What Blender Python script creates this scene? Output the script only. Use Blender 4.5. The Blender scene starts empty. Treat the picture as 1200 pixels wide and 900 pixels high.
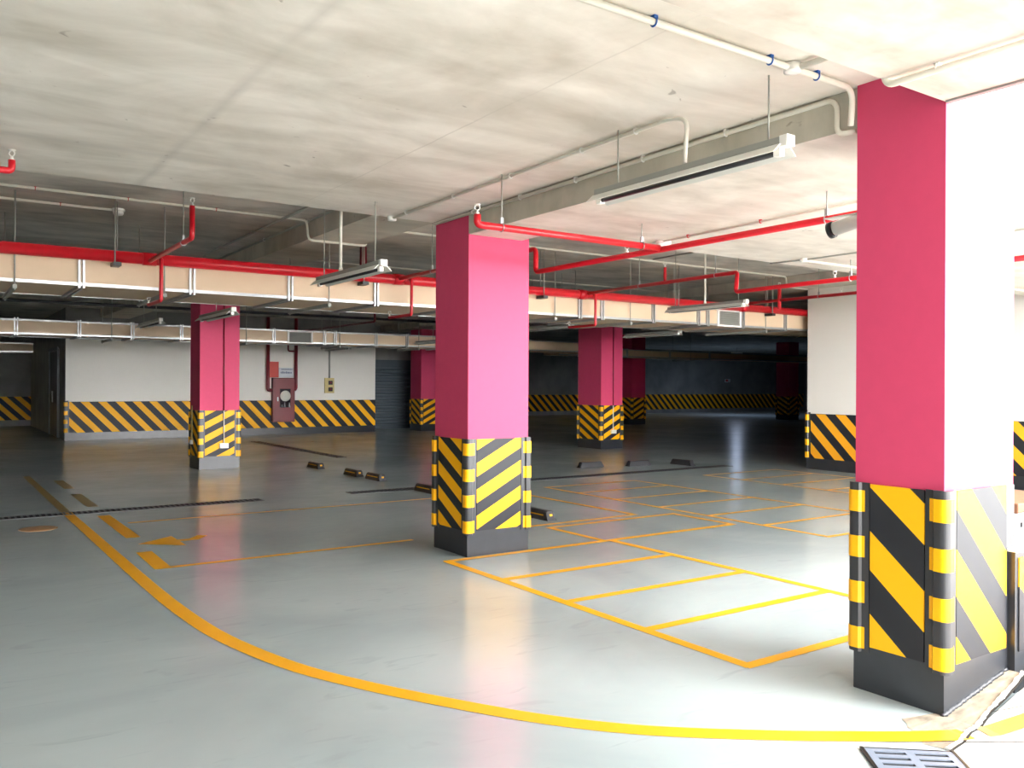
import bpy, bmesh, math, random
from mathutils import Vector, Matrix
random.seed(7)
SC = bpy.context.scene
COL = SC.collection

# ------------------------------------------------------------------ camera
F_PX = 997.13
yaw, pitch, roll = (math.radians(a) for a in (34.38, 0.031, 0.284))
fwd = Vector((math.sin(yaw)*math.cos(pitch), math.cos(yaw)*math.cos(pitch), math.sin(pitch)))
rgt = Vector((math.cos(yaw), -math.sin(yaw), 0))
upv = rgt.cross(fwd)
r2 = rgt*math.cos(roll) + upv*math.sin(roll)
u2 = -rgt*math.sin(roll) + upv*math.cos(roll)
cd = bpy.data.cameras.new('camera')
cam = bpy.data.objects.new('camera', cd)
COL.objects.link(cam)
cd.sensor_width = 36
cd.lens = F_PX/1200*36
cd.clip_start = 0.05
cam.matrix_world = Matrix(((r2.x, u2.x, -fwd.x, 0), (r2.y, u2.y, -fwd.y, 0), (r2.z, u2.z, -fwd.z, 1.5), (0, 0, 0, 1)))
SC.camera = cam

# ------------------------------------------------------------------ light
world = bpy.data.worlds.new('overcast_sky')
SC.world = world
world.use_nodes = True
bg = world.node_tree.nodes['Background']
bg.inputs['Color'].default_value = (1.0, 0.995, 0.985, 1)
# hazy overcast: the horizon is brighter than the zenith
_t = world.node_tree.nodes.new('ShaderNodeTexCoord'); _s = world.node_tree.nodes.new('ShaderNodeSeparateXYZ'); _r = world.node_tree.nodes.new('ShaderNodeMapRange')
world.node_tree.links.new(_t.outputs['Generated'], _s.inputs[0]); world.node_tree.links.new(_s.outputs['Z'], _r.inputs['Value'])
_r.interpolation_type = 'SMOOTHSTEP'
_r.inputs['From Min'].default_value = 0.0; _r.inputs['From Max'].default_value = 0.30
_r.inputs['To Min'].default_value = 38.0; _r.inputs['To Max'].default_value = 9.0
world.node_tree.links.new(_r.outputs['Result'], bg.inputs['Strength'])
SUN = 5.0
sd = bpy.data.lights.new('sun', 'SUN')
sd.energy = SUN
sd.angle = math.radians(25)
sd.color = (1.0, 0.96, 0.9)
sun = bpy.data.objects.new('sun', sd)
COL.objects.link(sun)
sun.rotation_euler = Vector((0.35, -0.75, 0.75)).to_track_quat('Z', 'Y').to_euler()
SC.view_settings.view_transform = 'Standard'
SC.view_settings.look = 'None'
SC.view_settings.exposure = 0.13
SC.view_settings.gamma = 1.0
SC.view_settings.use_curve_mapping = False
SC.cycles.max_bounces = 10
SC.cycles.diffuse_bounces = 7
SC.cycles.use_denoising = True
SC.cycles.sample_clamp_indirect = 12.0

# ------------------------------------------------------------------ helpers
def lin(c):
    return tuple((v/12.92 if v <= .04045 else ((v+.055)/1.055)**2.4) for v in (x/255 for x in c)) + (1,)

def new_mat(name):
    m = bpy.data.materials.new(name)
    m.use_nodes = True
    return m, m.node_tree, m.node_tree.nodes['Principled BSDF']

def plain(name, rgb, rough=.5, metal=0.0, var=.06, scale=6.0, spec=.5):
    """paint / metal with a faint mottling"""
    m, nt, b = new_mat(name)
    tc = nt.nodes.new('ShaderNodeTexCoord')
    n = nt.nodes.new('ShaderNodeTexNoise'); n.inputs['Scale'].default_value = scale; n.inputs['Detail'].default_value = 6
    nt.links.new(tc.outputs['Object'], n.inputs['Vector'])
    mx = nt.nodes.new('ShaderNodeMix'); mx.data_type = 'RGBA'
    c = lin(rgb)
    mx.inputs['A'].default_value = tuple(v*(1-var) for v in c[:3])+(1,)
    mx.inputs['B'].default_value = tuple(min(1, v*(1+var)) for v in c[:3])+(1,)
    nt.links.new(n.outputs['Fac'], mx.inputs['Factor'])
    nt.links.new(mx.outputs['Result'], b.inputs['Base Color'])
    b.inputs['Roughness'].default_value = rough
    b.inputs['Metallic'].default_value = metal
    b.inputs['Specular IOR Level'].default_value = spec
    return m

def striped(name, vec, lo, hi, period, rough=.5, dark=(38, 40, 46), yel=(255, 186, 14), ramp=0.0):
    """black board with slanting yellow reflective bands; value = dot(object coords, vec)"""
    m, nt, b = new_mat(name)
    tc = nt.nodes.new('ShaderNodeTexCoord')
    d = nt.nodes.new('ShaderNodeVectorMath'); d.operation = 'DOT_PRODUCT'
    d.inputs[1].default_value = vec
    nt.links.new(tc.outputs['Object'], d.inputs[0])
    a = nt.nodes.new('ShaderNodeMath'); a.operation = 'SUBTRACT'; a.inputs[1].default_value = lo
    nt.links.new(d.outputs['Value'], a.inputs[0])
    dv = nt.nodes.new('ShaderNodeMath'); dv.operation = 'DIVIDE'; dv.inputs[1].default_value = period
    nt.links.new(a.outputs[0], dv.inputs[0])
    fr = nt.nodes.new('ShaderNodeMath'); fr.operation = 'FRACT'
    nt.links.new(dv.outputs[0], fr.inputs[0])
    ls = nt.nodes.new('ShaderNodeMath'); ls.operation = 'LESS_THAN'; ls.inputs[1].default_value = (hi-lo)/period
    nt.links.new(fr.outputs[0], ls.inputs[0])
    n = nt.nodes.new('ShaderNodeTexNoise'); n.inputs['Scale'].default_value = 5; n.inputs['Detail'].default_value = 8
    nt.links.new(tc.outputs['Object'], n.inputs['Vector'])
    dk = nt.nodes.new('ShaderNodeMix'); dk.data_type = 'RGBA'
    c = lin(dark)
    dk.inputs['A'].default_value = tuple(v*.8 for v in c[:3])+(1,); dk.inputs['B'].default_value = tuple(v*1.35 for v in c[:3])+(1,)
    nt.links.new(n.outputs['Fac'], dk.inputs['Factor'])
    mx = nt.nodes.new('ShaderNodeMix'); mx.data_type = 'RGBA'
    mx.inputs['B'].default_value = lin(yel)
    nt.links.new(dk.outputs['Result'], mx.inputs['A'])
    nt.links.new(ls.outputs[0], mx.inputs['Factor'])
    nt.links.new(mx.outputs['Result'], b.inputs['Base Color'])
    b.inputs['Roughness'].default_value = rough; b.inputs['Specular IOR Level'].default_value = .3
    return m

def concrete(name, c1, c2, rough=.85, seams=(), scale=.9, stretch=(1, 1, 1), spots=True):
    """cast concrete: cloudy stains, streaks, small chips and formwork seams (axis, position, strength)"""
    m, nt, b = new_mat(name)
    N = nt.nodes; L = nt.links
    tc = N.new('ShaderNodeTexCoord')
    mp = N.new('ShaderNodeMapping'); mp.inputs['Scale'].default_value = stretch
    L.new(tc.outputs['Object'], mp.inputs['Vector'])
    n1 = N.new('ShaderNodeTexNoise'); n1.inputs['Scale'].default_value = scale; n1.inputs['Detail'].default_value = 9; n1.inputs['Roughness'].default_value = .62; n1.inputs['Distortion'].default_value = .6
    L.new(mp.outputs['Vector'], n1.inputs['Vector'])
    mp2 = N.new('ShaderNodeMapping'); mp2.inputs['Scale'].default_value = (stretch[0]*1.0, stretch[1]*2.6, 1)
    L.new(tc.outputs['Object'], mp2.inputs['Vector'])
    n2 = N.new('ShaderNodeTexNoise'); n2.inputs['Scale'].default_value = scale*1.2; n2.inputs['Detail'].default_value = 9; n2.inputs['Distortion'].default_value = .45
    L.new(mp2.outputs['Vector'], n2.inputs['Vector'])
    ad = N.new('ShaderNodeMath'); ad.operation = 'ADD'
    L.new(n1.outputs['Fac'], ad.inputs[0]); L.new(n2.outputs['Fac'], ad.inputs[1])
    rp = N.new('ShaderNodeMapRange'); rp.inputs['From Min'].default_value = .72; rp.inputs['From Max'].default_value = 1.22
    L.new(ad.outputs[0], rp.inputs['Value'])
    mx = N.new('ShaderNodeMix'); mx.data_type = 'RGBA'
    mx.inputs['A'].default_value = lin(c1); mx.inputs['B'].default_value = lin(c2)
    L.new(rp.outputs['Result'], mx.inputs['Factor'])
    out = mx.outputs['Result']
    sx = N.new('ShaderNodeSeparateXYZ')
    wob = N.new('ShaderNodeTexNoise'); wob.inputs['Scale'].default_value = 2.2; wob.inputs['Detail'].default_value = 4
    L.new(tc.outputs['Object'], wob.inputs['Vector'])
    L.new(tc.outputs['Object'], sx.inputs[0])
    def mix_dark(fac_out, col, prev):
        q = N.new('ShaderNodeMix'); q.data_type = 'RGBA'
        L.new(fac_out, q.inputs['Factor']); L.new(prev, q.inputs['A']); q.inputs['B'].default_value = col
        return q.outputs['Result']
    for ax, pos, st, wd, light in seams:
        s = N.new('ShaderNodeMath'); s.operation = 'MULTIPLY_ADD'; s.inputs[1].default_value = .05; s.inputs[2].default_value = -pos-.025
        L.new(wob.outputs['Fac'], s.inputs[0])
        t = N.new('ShaderNodeMath'); t.operation = 'ADD'
        L.new(sx.outputs[ax], t.inputs[0]); L.new(s.outputs[0], t.inputs[1])
        a = N.new('ShaderNodeMath'); a.operation = 'ABSOLUTE'; L.new(t.outputs[0], a.inputs[0])
        r = N.new('ShaderNodeMapRange'); r.inputs['From Min'].default_value = wd; r.inputs['From Max'].default_value = 0; r.inputs['To Max'].default_value = st
        L.new(a.outputs[0], r.inputs['Value'])
        k = N.new('ShaderNodeMath'); k.operation = 'MULTIPLY'
        r3 = N.new('ShaderNodeMapRange'); r3.inputs['From Min'].default_value = .3; r3.inputs['From Max'].default_value = .65
        L.new(n1.outputs['Fac'], r3.inputs['Value'])
        L.new(r.outputs['Result'], k.inputs[0]); L.new(r3.outputs['Result'], k.inputs[1])
        out = mix_dark(k.outputs[0], lin(light), out)
    if spots:
        v = N.new('ShaderNodeTexNoise'); v.inputs['Scale'].default_value = 9; v.inputs['Detail'].default_value = 5; v.inputs['Distortion'].default_value = .8
        L.new(tc.outputs['Object'], v.inputs['Vector'])
        r = N.new('ShaderNodeMapRange'); r.inputs['From Min'].default_value = .70; r.inputs['From Max'].default_value = .76; r.inputs['To Max'].default_value = .55
        L.new(v.outputs['Fac'], r.inputs['Value'])
        out = mix_dark(r.outputs['Result'], lin((120, 110, 98)), out)
    L.new(out, b.inputs['Base Color'])
    b.inputs['Roughness'].default_value = rough
    bm_ = N.new('ShaderNodeBump'); bm_.inputs['Strength'].default_value = .15; bm_.inputs['Distance'].default_value = .01
    L.new(n1.outputs['Fac'], bm_.inputs['Height']); L.new(bm_.outputs['Normal'], b.inputs['Normal'])
    return m

class MB:
    """collects shapes for ONE mesh object"""
    def __init__(self): self.bm = bmesh.new()
    def box(self, x0, x1, y0, y1, z0, z1, bev=0):
        vs = [self.bm.verts.new(p) for p in ((x0,y0,z0),(x1,y0,z0),(x1,y1,z0),(x0,y1,z0),(x0,y0,z1),(x1,y0,z1),(x1,y1,z1),(x0,y1,z1))]
        fs = [self.bm.faces.new([vs[i] for i in f]) for f in ((0,3,2,1),(4,5,6,7),(0,1,5,4),(1,2,6,5),(2,3,7,6),(3,0,4,7))]
        if bev:
            es = list({e for f in fs for e in f.edges})
            bmesh.ops.bevel(self.bm, geom=es, offset=bev, segments=2, affect='EDGES', profile=.6)
        return self
    def prism(self, pts, ax, a, b, bev=0):
        """polygon pts in the two other axes, extruded along ax from a to b"""
        def P(p, t):
            return {'x': (t, p[0], p[1]), 'y': (p[0], t, p[1]), 'z': (p[0], p[1], t)}[ax]
        A = [self.bm.verts.new(P(p, a)) for p in pts]; B = [self.bm.verts.new(P(p, b)) for p in pts]
        n = len(pts); fs = [self.bm.faces.new(A), self.bm.faces.new(B[::-1])]
        for i in range(n): fs.append(self.bm.faces.new((A[i], B[i], B[(i+1) % n], A[(i+1) % n])))
        bmesh.ops.recalc_face_normals(self.bm, faces=fs)
        if bev:
            es = list({e for f in fs for e in f.edges})
            bmesh.ops.bevel(self.bm, geom=es, offset=bev, segments=2, affect='EDGES')
        return self
    def tube(self, path, r, seg=10, bend=0, smooth=True):
        P = [Vector(p) for p in path]
        if bend and len(P) > 2:
            Q = [P[0]]
            for i in range(1, len(P)-1):
                a = (P[i-1]-P[i]); c = (P[i+1]-P[i])
                k = min(bend, a.length*.45, c.length*.45)
                p0 = P[i]+a.normalized()*k; p2 = P[i]+c.normalized()*k
                for j in range(6):
                    t = j/5; Q.append(p0*(1-t)**2 + P[i]*2*t*(1-t) + p2*t*t)
            Q.append(P[-1]); P = Q
        n = len(P); T = [(P[min(i+1, n-1)]-P[max(i-1, 0)]).normalized() for i in range(n)]
        u = T[0].orthogonal().normalized(); rings = []
        rr = r if isinstance(r, (list, tuple)) else [r]*n
        for i in range(n):
            u = (u - T[i]*u.dot(T[i])).normalized(); v = T[i].cross(u)
            rings.append([self.bm.verts.new(P[i]+(u*math.cos(2*math.pi*k/seg)+v*math.sin(2*math.pi*k/seg))*rr[i]) for k in range(seg)])
        for i in range(n-1):
            for k in range(seg):
                f = self.bm.faces.new((rings[i][k], rings[i][(k+1) % seg], rings[i+1][(k+1) % seg], rings[i+1][k])); f.smooth = smooth
        self.bm.faces.new(rings[0][::-1]); self.bm.faces.new(rings[-1])
        return self
    def lathe(self, prof, c, axis=(0, 0, 1), seg=20):
        """profile [(radius, height)] turned about axis through c"""
        a = Vector(axis).normalized(); u = a.orthogonal().normalized(); v = a.cross(u); c = Vector(c); rings = []
        for r, h in prof:
            rings.append([self.bm.verts.new(c+a*h+(u*math.cos(2*math.pi*k/seg)+v*math.sin(2*math.pi*k/seg))*max(r, 1e-4)) for k in range(seg)])
        for i in range(len(rings)-1):
            for k in range(seg):
                f = self.bm.faces.new((rings[i][k], rings[i][(k+1) % seg], rings[i+1][(k+1) % seg], rings[i+1][k])); f.smooth = True
        self.bm.faces.new(rings[0][::-1]); self.bm.faces.new(rings[-1])
        return self
    def ring(self, c, R, r, axis=(0, 0, 1), seg=18, k=8):
        a = Vector(axis).normalized(); u = a.orthogonal().normalized(); v = a.cross(u); c = Vector(c); rs = []
        for i in range(seg):
            t = 2*math.pi*i/seg; d = u*math.cos(t)+v*math.sin(t)
            rs.append([self.bm.verts.new(c+d*(R+r*math.cos(2*math.pi*j/k))+a*r*math.sin(2*math.pi*j/k)) for j in range(k)])
        for i in range(seg):
            for j in range(k):
                f = self.bm.faces.new((rs[i][j], rs[(i+1) % seg][j], rs[(i+1) % seg][(j+1) % k], rs[i][(j+1) % k])); f.smooth = True
        return self
    def poly(self, pts):
        f = self.bm.faces.new([self.bm.verts.new(p) for p in pts])
        if f.normal.z < 0 or True:
            f.normal_update()
            if f.normal.z < 0: f.normal_flip()
        return self
    def build(self, name, mat, parent=None, loc=None):
        """verts are in world coordinates (or relative to loc when loc is given)"""
        bmesh.ops.recalc_face_normals(self.bm, faces=self.bm.faces)
        me = bpy.data.meshes.new(name)
        if parent is not None and loc is None:
            off = root_loc(parent)
            bmesh.ops.translate(self.bm, verts=self.bm.verts, vec=-off)
        self.bm.to_mesh(me); self.bm.free()
        o = bpy.data.objects.new(name, me); COL.objects.link(o)
        me.materials.append(mat)
        if parent is not None: o.parent = parent
        if loc is not None: o.location = loc
        return o

def root_loc(o):
    v = Vector(o.location)
    while o.parent: o = o.parent; v += Vector(o.location)
    return v

def tag(o, label=None, cat=None, group=None, kind=None):
    if label: o['label'] = label
    if cat: o['category'] = cat
    if group: o['group'] = group
    if kind: o['kind'] = kind
    return o

def empty(name, loc, label, cat, group=None):
    o = bpy.data.objects.new(name, None); COL.objects.link(o); o.location = loc
    o.empty_display_size = .1
    return tag(o, label, cat, group)

def structure(mb, name, mat, label=None):
    return tag(mb.build(name, mat), label, kind='structure')

# ------------------------------------------------------------------ materials
M = {}
M['pink'] = plain('pink_wall_paint', (206, 70, 108), .6, var=.05, scale=14, spec=.3)
M['black'] = plain('black_gloss_paint', (46, 49, 55), .32, var=.25, scale=9)
M['rubber'] = plain('black_rubber', (48, 50, 55), .4, var=.15, scale=20)
M['yellow'] = plain('yellow_reflective_band', (255, 184, 10), .42, var=.05, scale=60, spec=.35)
M['line'] = plain('yellow_road_paint', (250, 178, 30), .4, var=.12, scale=5)
M['linefade'] = plain('worn_yellow_road_paint', (150, 128, 72), .35, var=.2, scale=8)
M['red'] = plain('red_pipe_paint', (205, 22, 38), .3, var=.12, scale=12)
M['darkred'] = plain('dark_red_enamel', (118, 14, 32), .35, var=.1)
M['zinc'] = plain('galvanised_steel', (178, 181, 184), .34, metal=.75, var=.12, scale=18)
M['rod'] = plain('threaded_zinc_rod', (165, 167, 160), .45, metal=.3, var=.1, scale=30)
M['duct'] = plain('cream_duct_board', (218, 194, 164), .55, var=.05, scale=3)
M['pvc'] = plain('white_pvc_conduit', (228, 226, 214), .4, var=.04)
M['white'] = plain('white_plastic', (240, 240, 236), .4, var=.03)
M['blue'] = plain('blue_plastic_clip', (30, 90, 170), .4)
M['redclip'] = plain('red_plastic_clip', (200, 40, 50), .5)
M['greylamp'] = plain('grey_enamelled_sheet', (150, 152, 146), .4, var=.05)
M['lampin'] = plain('white_enamel_reflector', (226, 228, 222), .3, var=.03)
M['dark'] = plain('dark_plastic', (30, 31, 36), .35)
M['cream'] = plain('cream_plastic', (205, 188, 130), .5)
M['grate'] = plain('cast_iron_grate', (46, 50, 56), .5, metal=.0, var=.2, scale=25)
M['plate'] = plain('blue_grey_iron_plate', (112, 122, 138), .5, var=.2, scale=30)
M['pit'] = plain('black_drain_channel', (12, 12, 13), .8)
M['shutter'] = plain('grey_painted_shutter', (84, 96, 104), .45, metal=.2)
M['brass'] = plain('brass_fitting', (200, 170, 90), .35, metal=.7)
M['wallpaint'] = plain('white_wall_paint', (238, 236, 230), .7, var=.025, scale=1.2)
M['sign'] = plain('pale_sign_board', (205, 212, 220), .5, var=.03)
M['bluegrey'] = plain('blue_grey_print', (90, 105, 140), .5)
M['orange'] = plain('rusty_orange_patch', (165, 128, 92), .6, var=.3, scale=30)
M['wood'] = plain('brown_wood', (150, 105, 80), .6, var=.2, scale=10)
M['cloth'] = plain('pale_hose_roll', (205, 205, 195), .8, var=.1, scale=30)
M['glassy'] = plain('dark_cabinet_glass', (40, 30, 36), .12)
M['ceil'] = concrete('cast_concrete_soffit', (198, 192, 180), (242, 238, 230), seams=((0, 1.3, .35, .05, (150, 147, 140)), (0, 2.56, .4, .010, (140, 134, 124)), (1, 4.35, .25, .06, (240, 237, 230)), (1, 5.95, .35, .08, (178, 176, 170))))
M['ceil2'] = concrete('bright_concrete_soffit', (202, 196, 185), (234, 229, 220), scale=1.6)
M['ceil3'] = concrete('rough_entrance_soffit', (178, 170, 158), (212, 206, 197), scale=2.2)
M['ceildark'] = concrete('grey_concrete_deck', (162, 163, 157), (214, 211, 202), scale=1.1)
M['beam'] = concrete('grey_concrete_beam', (166, 163, 150), (194, 190, 176), scale=1.6)
M['beamlight'] = concrete('light_concrete_beam', (176, 172, 160), (208, 202, 188), scale=1.2)
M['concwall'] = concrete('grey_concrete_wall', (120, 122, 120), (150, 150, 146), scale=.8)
M['apron'] = concrete('worn_beige_concrete', (108, 100, 88), (160, 150, 134), scale=7)
M['pave'] = concrete('pale_concrete_paving', (196, 192, 184), (226, 224, 218), scale=2.5)

def floor_material():
    m, nt, b = new_mat('grey_green_epoxy_floor'); N = nt.nodes; L = nt.links
    tc = N.new('ShaderNodeTexCoord')
    n1 = N.new('ShaderNodeTexNoise'); n1.inputs['Scale'].default_value = .55; n1.inputs['Detail'].default_value = 8; n1.inputs['Distortion'].default_value = .8
    L.new(tc.outputs['Object'], n1.inputs['Vector'])
    mx = N.new('ShaderNodeMix'); mx.data_type = 'RGBA'
    mx.inputs['A'].default_value = lin((160, 174, 178)); mx.inputs['B'].default_value = lin((184, 197, 200))
    r = N.new('ShaderNodeMapRange'); r.inputs['From Min'].default_value = .32; r.inputs['From Max'].default_value = .68
    L.new(n1.outputs['Fac'], r.inputs['Value']); L.new(r.outputs['Result'], mx.inputs['Factor'])
    # scuffs
    mp = N.new('ShaderNodeMapping'); mp.inputs['Scale'].default_value = (1.0, 3.2, 1); mp.inputs['Rotation'].default_value = (0, 0, .6)
    L.new(tc.outputs['Object'], mp.inputs['Vector'])
    n2 = N.new('ShaderNodeTexNoise'); n2.inputs['Scale'].default_value = 1.8; n2.inputs['Detail'].default_value = 9; n2.inputs['Distortion'].default_value = 1.6
    L.new(mp.outputs['Vector'], n2.inputs['Vector'])
    r2_ = N.new('ShaderNodeMapRange'); r2_.inputs['From Min'].default_value = .60; r2_.inputs['From Max'].default_value = .72; r2_.inputs['To Max'].default_value = .35
    L.new(n2.outputs['Fac'], r2_.inputs['Value'])
    m2 = N.new('ShaderNodeMix'); m2.data_type = 'RGBA'; m2.inputs['B'].default_value = lin((146, 158, 161))
    L.new(r2_.outputs['Result'], m2.inputs['Factor']); L.new(mx.outputs['Result'], m2.inputs['A'])
    L.new(m2.outputs['Result'], b.inputs['Base Color'])
    rr = N.new('ShaderNodeMapRange'); rr.inputs['To Min'].default_value = .12; rr.inputs['To Max'].default_value = .28
    L.new(n2.outputs['Fac'], rr.inputs['Value']); L.new(rr.outputs['Result'], b.inputs['Roughness'])
    n3 = N.new('ShaderNodeTexNoise'); n3.inputs['Scale'].default_value = 6; n3.inputs['Detail'].default_value = 3
    L.new(tc.outputs['Object'], n3.inputs['Vector'])
    bp = N.new('ShaderNodeBump'); bp.inputs['Strength'].default_value = .06; bp.inputs['Distance'].default_value = .01
    L.new(n3.outputs['Fac'], bp.inputs['Height']); L.new(bp.outputs['Normal'], b.inputs['Normal'])
    b.inputs['Specular IOR Level'].default_value = .6
    return m
M['floor'] = floor_material()

# ------------------------------------------------------------------ the setting
ZT = 3.9
structure(MB().box(-9, 45, -4, 33.5, -.3, 0), 'floor', M['floor'], 'glossy grey-green epoxy floor of the car park')
# pavement outside the open corner (lies over the floor edge)
def rz(x): return .003 + max(0, min(.6, .187*(x-3.815)))
mb = MB()
mb.poly([(3.478, 1.866, .003), (3.815, 1.925, .003), (3.815, -25, .003), (1.2, -25, .003), (1.2, -1.0, .003), (3.20, 1.54, .003)])
mb.poly([(3.815, 1.925, .003), (7, 2.04, rz(7)), (7, -25, rz(7)), (3.815, -25, .003)])
mb.poly([(7, 2.04, rz(7)), (40, 2.04, rz(7)), (40, -25, rz(7)), (7, -25, rz(7))])
structure(mb, 'floor', M['pave'], 'pale outdoor concrete paving rising beside the open corner')
mb = MB()
mb.poly([(3.62, 2.17, .002), (3.585, 2.12, .002), (3.55, 2.10, .002), (3.53, 2.02, .002), (3.44, 1.97, .002), (3.478, 1.866, .002), (3.815, 1.925, .002), (3.815, 2.12, .002)])
mb.poly([(3.815, 1.925, .002), (4.385, 2.0, .109), (4.385, 2.12, .109), (3.815, 2.12, .002)])
structure(mb, 'floor', M['apron'], 'worn beige concrete strip at the foot of the nearest column')
def gap(mb, pts, w):
    for i in range(len(pts)-1):
        a = Vector(pts[i]); c = Vector(pts[i+1]); n = Vector((-(c-a).y, (c-a).x, 0)).normalized()*w/2
        mb.bm.faces.new([mb.bm.verts.new(q) for q in (a+n, a-n, c-n, c+n)])
mb = MB()
J = [(3.47, 1.862), (3.60, 1.878), (3.72, 1.912), (3.815, 1.918), (3.96, 1.945), (4.12, 1.955), (4.39, 1.99)]
gap(mb, [(x, y, rz(x)+.0015) for x, y in J], .012)
gap(mb, [(3.96, 1.945, rz(3.96)+.0015), (4.4, 1.70, rz(4.4)+.0015)], .005)
gap(mb, [(3.60, 1.878, .0045), (3.815, 1.739, .0045), (4.6, 1.23, rz(4.6)+.002)], .008)
gap(mb, [(3.475, 1.862, .0045), (3.19, 1.53, .0045), (2.5, .73, .0045)], .012)
structure(mb, 'trim_7', M['pit'], 'dark joints between the paving slabs')
mb = MB()
random.seed(5)
pp = []
for i in range(40):
    t_ = i/39*(len(J)-1.001); k = int(t_); f = t_-k
    x = J[k][0]*(1-f)+J[k+1][0]*f; y = J[k][1]*(1-f)+J[k+1][1]*f+.017
    pp.append((x, y+random.uniform(-.003, .003), rz(x)+.001))
mb.tube(pp, [random.uniform(.006, .013) for _ in pp], 6)
structure(mb, 'trim_8', M['wallpaint'], 'rough white mortar bead along the paving joint')
mb = MB(); pp = []
for i in range(60):
    x = 3.80+.58*i/59; pp.append((x, 2.082+random.uniform(-.004, .003), rz(x)+.002))
mb.tube(pp, [random.uniform(.008, .016) for _ in pp], 6)
structure(mb, 'trim_9', M['black'], 'rough black sealant bead at the foot of the nearest column')
mb = MB(); mb.poly([(-60, -4, -.02), (-60, -60, -.02), (60, -60, -.02), (60, -25, -.02), (2.2, -25, -.02), (2.2, -4, -.02)])
structure(mb, 'floor', M['pave'], 'open yard paving behind the car park')

structure(MB().box(-9, 3.85, 2.09, 6.95, 3.0, ZT), 'ceiling', M['ceil'], 'light concrete soffit panel with formwork seams')
structure(MB().box(-9, 3.83, -2.9, 2.09, 2.8, ZT), 'ceiling', M['ceil3'], 'bright lowered concrete soffit at the entrance')
structure(MB().box(3.80, 3.834, -2.9, 2.08, 2.790, 2.7999), 'trim_10', M['concwall'], 'dark drip edge along the open side of the entrance soffit')
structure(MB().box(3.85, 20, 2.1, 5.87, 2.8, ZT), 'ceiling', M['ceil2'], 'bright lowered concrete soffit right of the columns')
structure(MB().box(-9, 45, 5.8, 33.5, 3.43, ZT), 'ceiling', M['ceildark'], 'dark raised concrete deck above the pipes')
structure(MB().box(3.86, 4.41, 5.87, 6.34, 2.8, 3.43), 'trim_1', M['ceil2'], 'short beam stub at the middle column head')
structure(MB().box(3.68, 4.38, 6.951, 24.5, 3.2, 3.43), 'trim_2', M['beamlight'], 'long shallow concrete beam running back over the columns')
structure(MB().box(12.45, 13.6, 5.871, 33.4, 3.25, 3.43), 'trim_3', M['beamlight'], 'concrete beam along the right wall head')
structure(MB().box(-9, 3.679, 15.2, 15.9, 3.1, 3.43), 'trim_4', M['ceildark'], 'dark cross beam over the second row of columns')
structure(MB().box(4.381, 12.449, 15.2, 15.9, 3.1, 3.43), 'trim_5', M['ceildark'], 'dark cross beam between the far columns')
structure(MB().box(3.843, 3.8495, 2.54, 6.29, 2.801, 2.999), 'trim_6', M['beam'], 'grey concrete side of the step between the two soffits')
# walls
w_left = structure(MB().box(-9.3, -9, -2.9, 33.5, 0, ZT), 'wall_left', M['wallpaint'])  # out of view; pale paint chosen to bounce light onto the left side
structure(MB().box(-9.3, .8, -3.2, -2.9, 0, ZT), 'added_wall_front', M['wallpaint'], 'unseen wall added behind the camera to darken the left side')  # out of view; added to block daylight from the left foreground
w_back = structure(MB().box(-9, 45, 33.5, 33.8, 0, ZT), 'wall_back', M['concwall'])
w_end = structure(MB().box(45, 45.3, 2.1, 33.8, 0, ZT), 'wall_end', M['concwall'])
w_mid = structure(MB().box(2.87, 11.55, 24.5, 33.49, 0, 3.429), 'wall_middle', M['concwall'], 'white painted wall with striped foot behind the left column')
MB().box(2.872, 11.548, 24.488, 24.5, 1.0, 2.62).build('painted_face', M['wallpaint'], w_mid)
MB().box(2.86, 11.549, 24.485, 24.5, 0, 1.0).build('black_foot', M['black'], w_mid)
wr = structure(MB().box(13.15, 20, 2.6, 9.72, 0, 3.249), 'wall_right', M['wallpaint'], 'white painted wall with striped foot right of the bays')
MB().box(13.135, 13.15, 2.6, 9.725, 0, 1.0).build('black_foot', M['black'], wr)
structure(MB().box(20, 45, 2.1, 9.72, 0, ZT), 'wall_right', M['wallpaint'])
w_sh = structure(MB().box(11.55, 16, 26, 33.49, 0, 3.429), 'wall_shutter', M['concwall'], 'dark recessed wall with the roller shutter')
mats = M['stripe_mid'] = striped('wall_hazard_stripes', (1.05, 0, 1), 3.213*1.05+1.0, 3.213*1.05+1.0+.21, .438)
MB().box(2.96, 11.549, 24.477, 24.4849, .2, .995).build('hazard_board', mats, w_mid)
mats = striped('right_wall_hazard_stripes', (0, -1, 1), -(9.123)+.995, -(9.123)+.995+.20, .405, yel=(250, 176, 40))
MB().box(13.127, 13.1349, 2.62, 9.63, .2, .995).build('hazard_board', mats, wr)
mats = striped('far_hazard_stripes', (1, 0, 1), 0, .21, .42)
MB().box(-8.9, 44.9, 33.485, 33.499, .2, 1.0).build('hazard_board', mats, w_back)
tag(w_left, 'unseen left end wall, painted white to bounce light', kind='structure'); tag(w_back, 'far dark rear wall with dim stripes', kind='structure'); tag(w_end, 'far end wall lost in the dark', kind='structure')

# roller shutter
dr = structure(MB().box(11.62, 13.55, 25.93, 25.999, 0, 2.06), 'door_1', M['shutter'], 'closed grey roller shutter in the dark recess')
mb = MB()
for k in range(20):
    z = .05+k*.1
    mb.prism([(25.93, z), (25.90, z+.02), (25.90, z+.07), (25.93, z+.095)], 'x', 11.68, 13.5)
mb.build('shutter_slats', M['shutter'], dr)
MB().box(11.56, 13.6, 25.86, 25.93, 2.06, 2.3).build('shutter_box', M['shutter'], dr)
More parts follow.
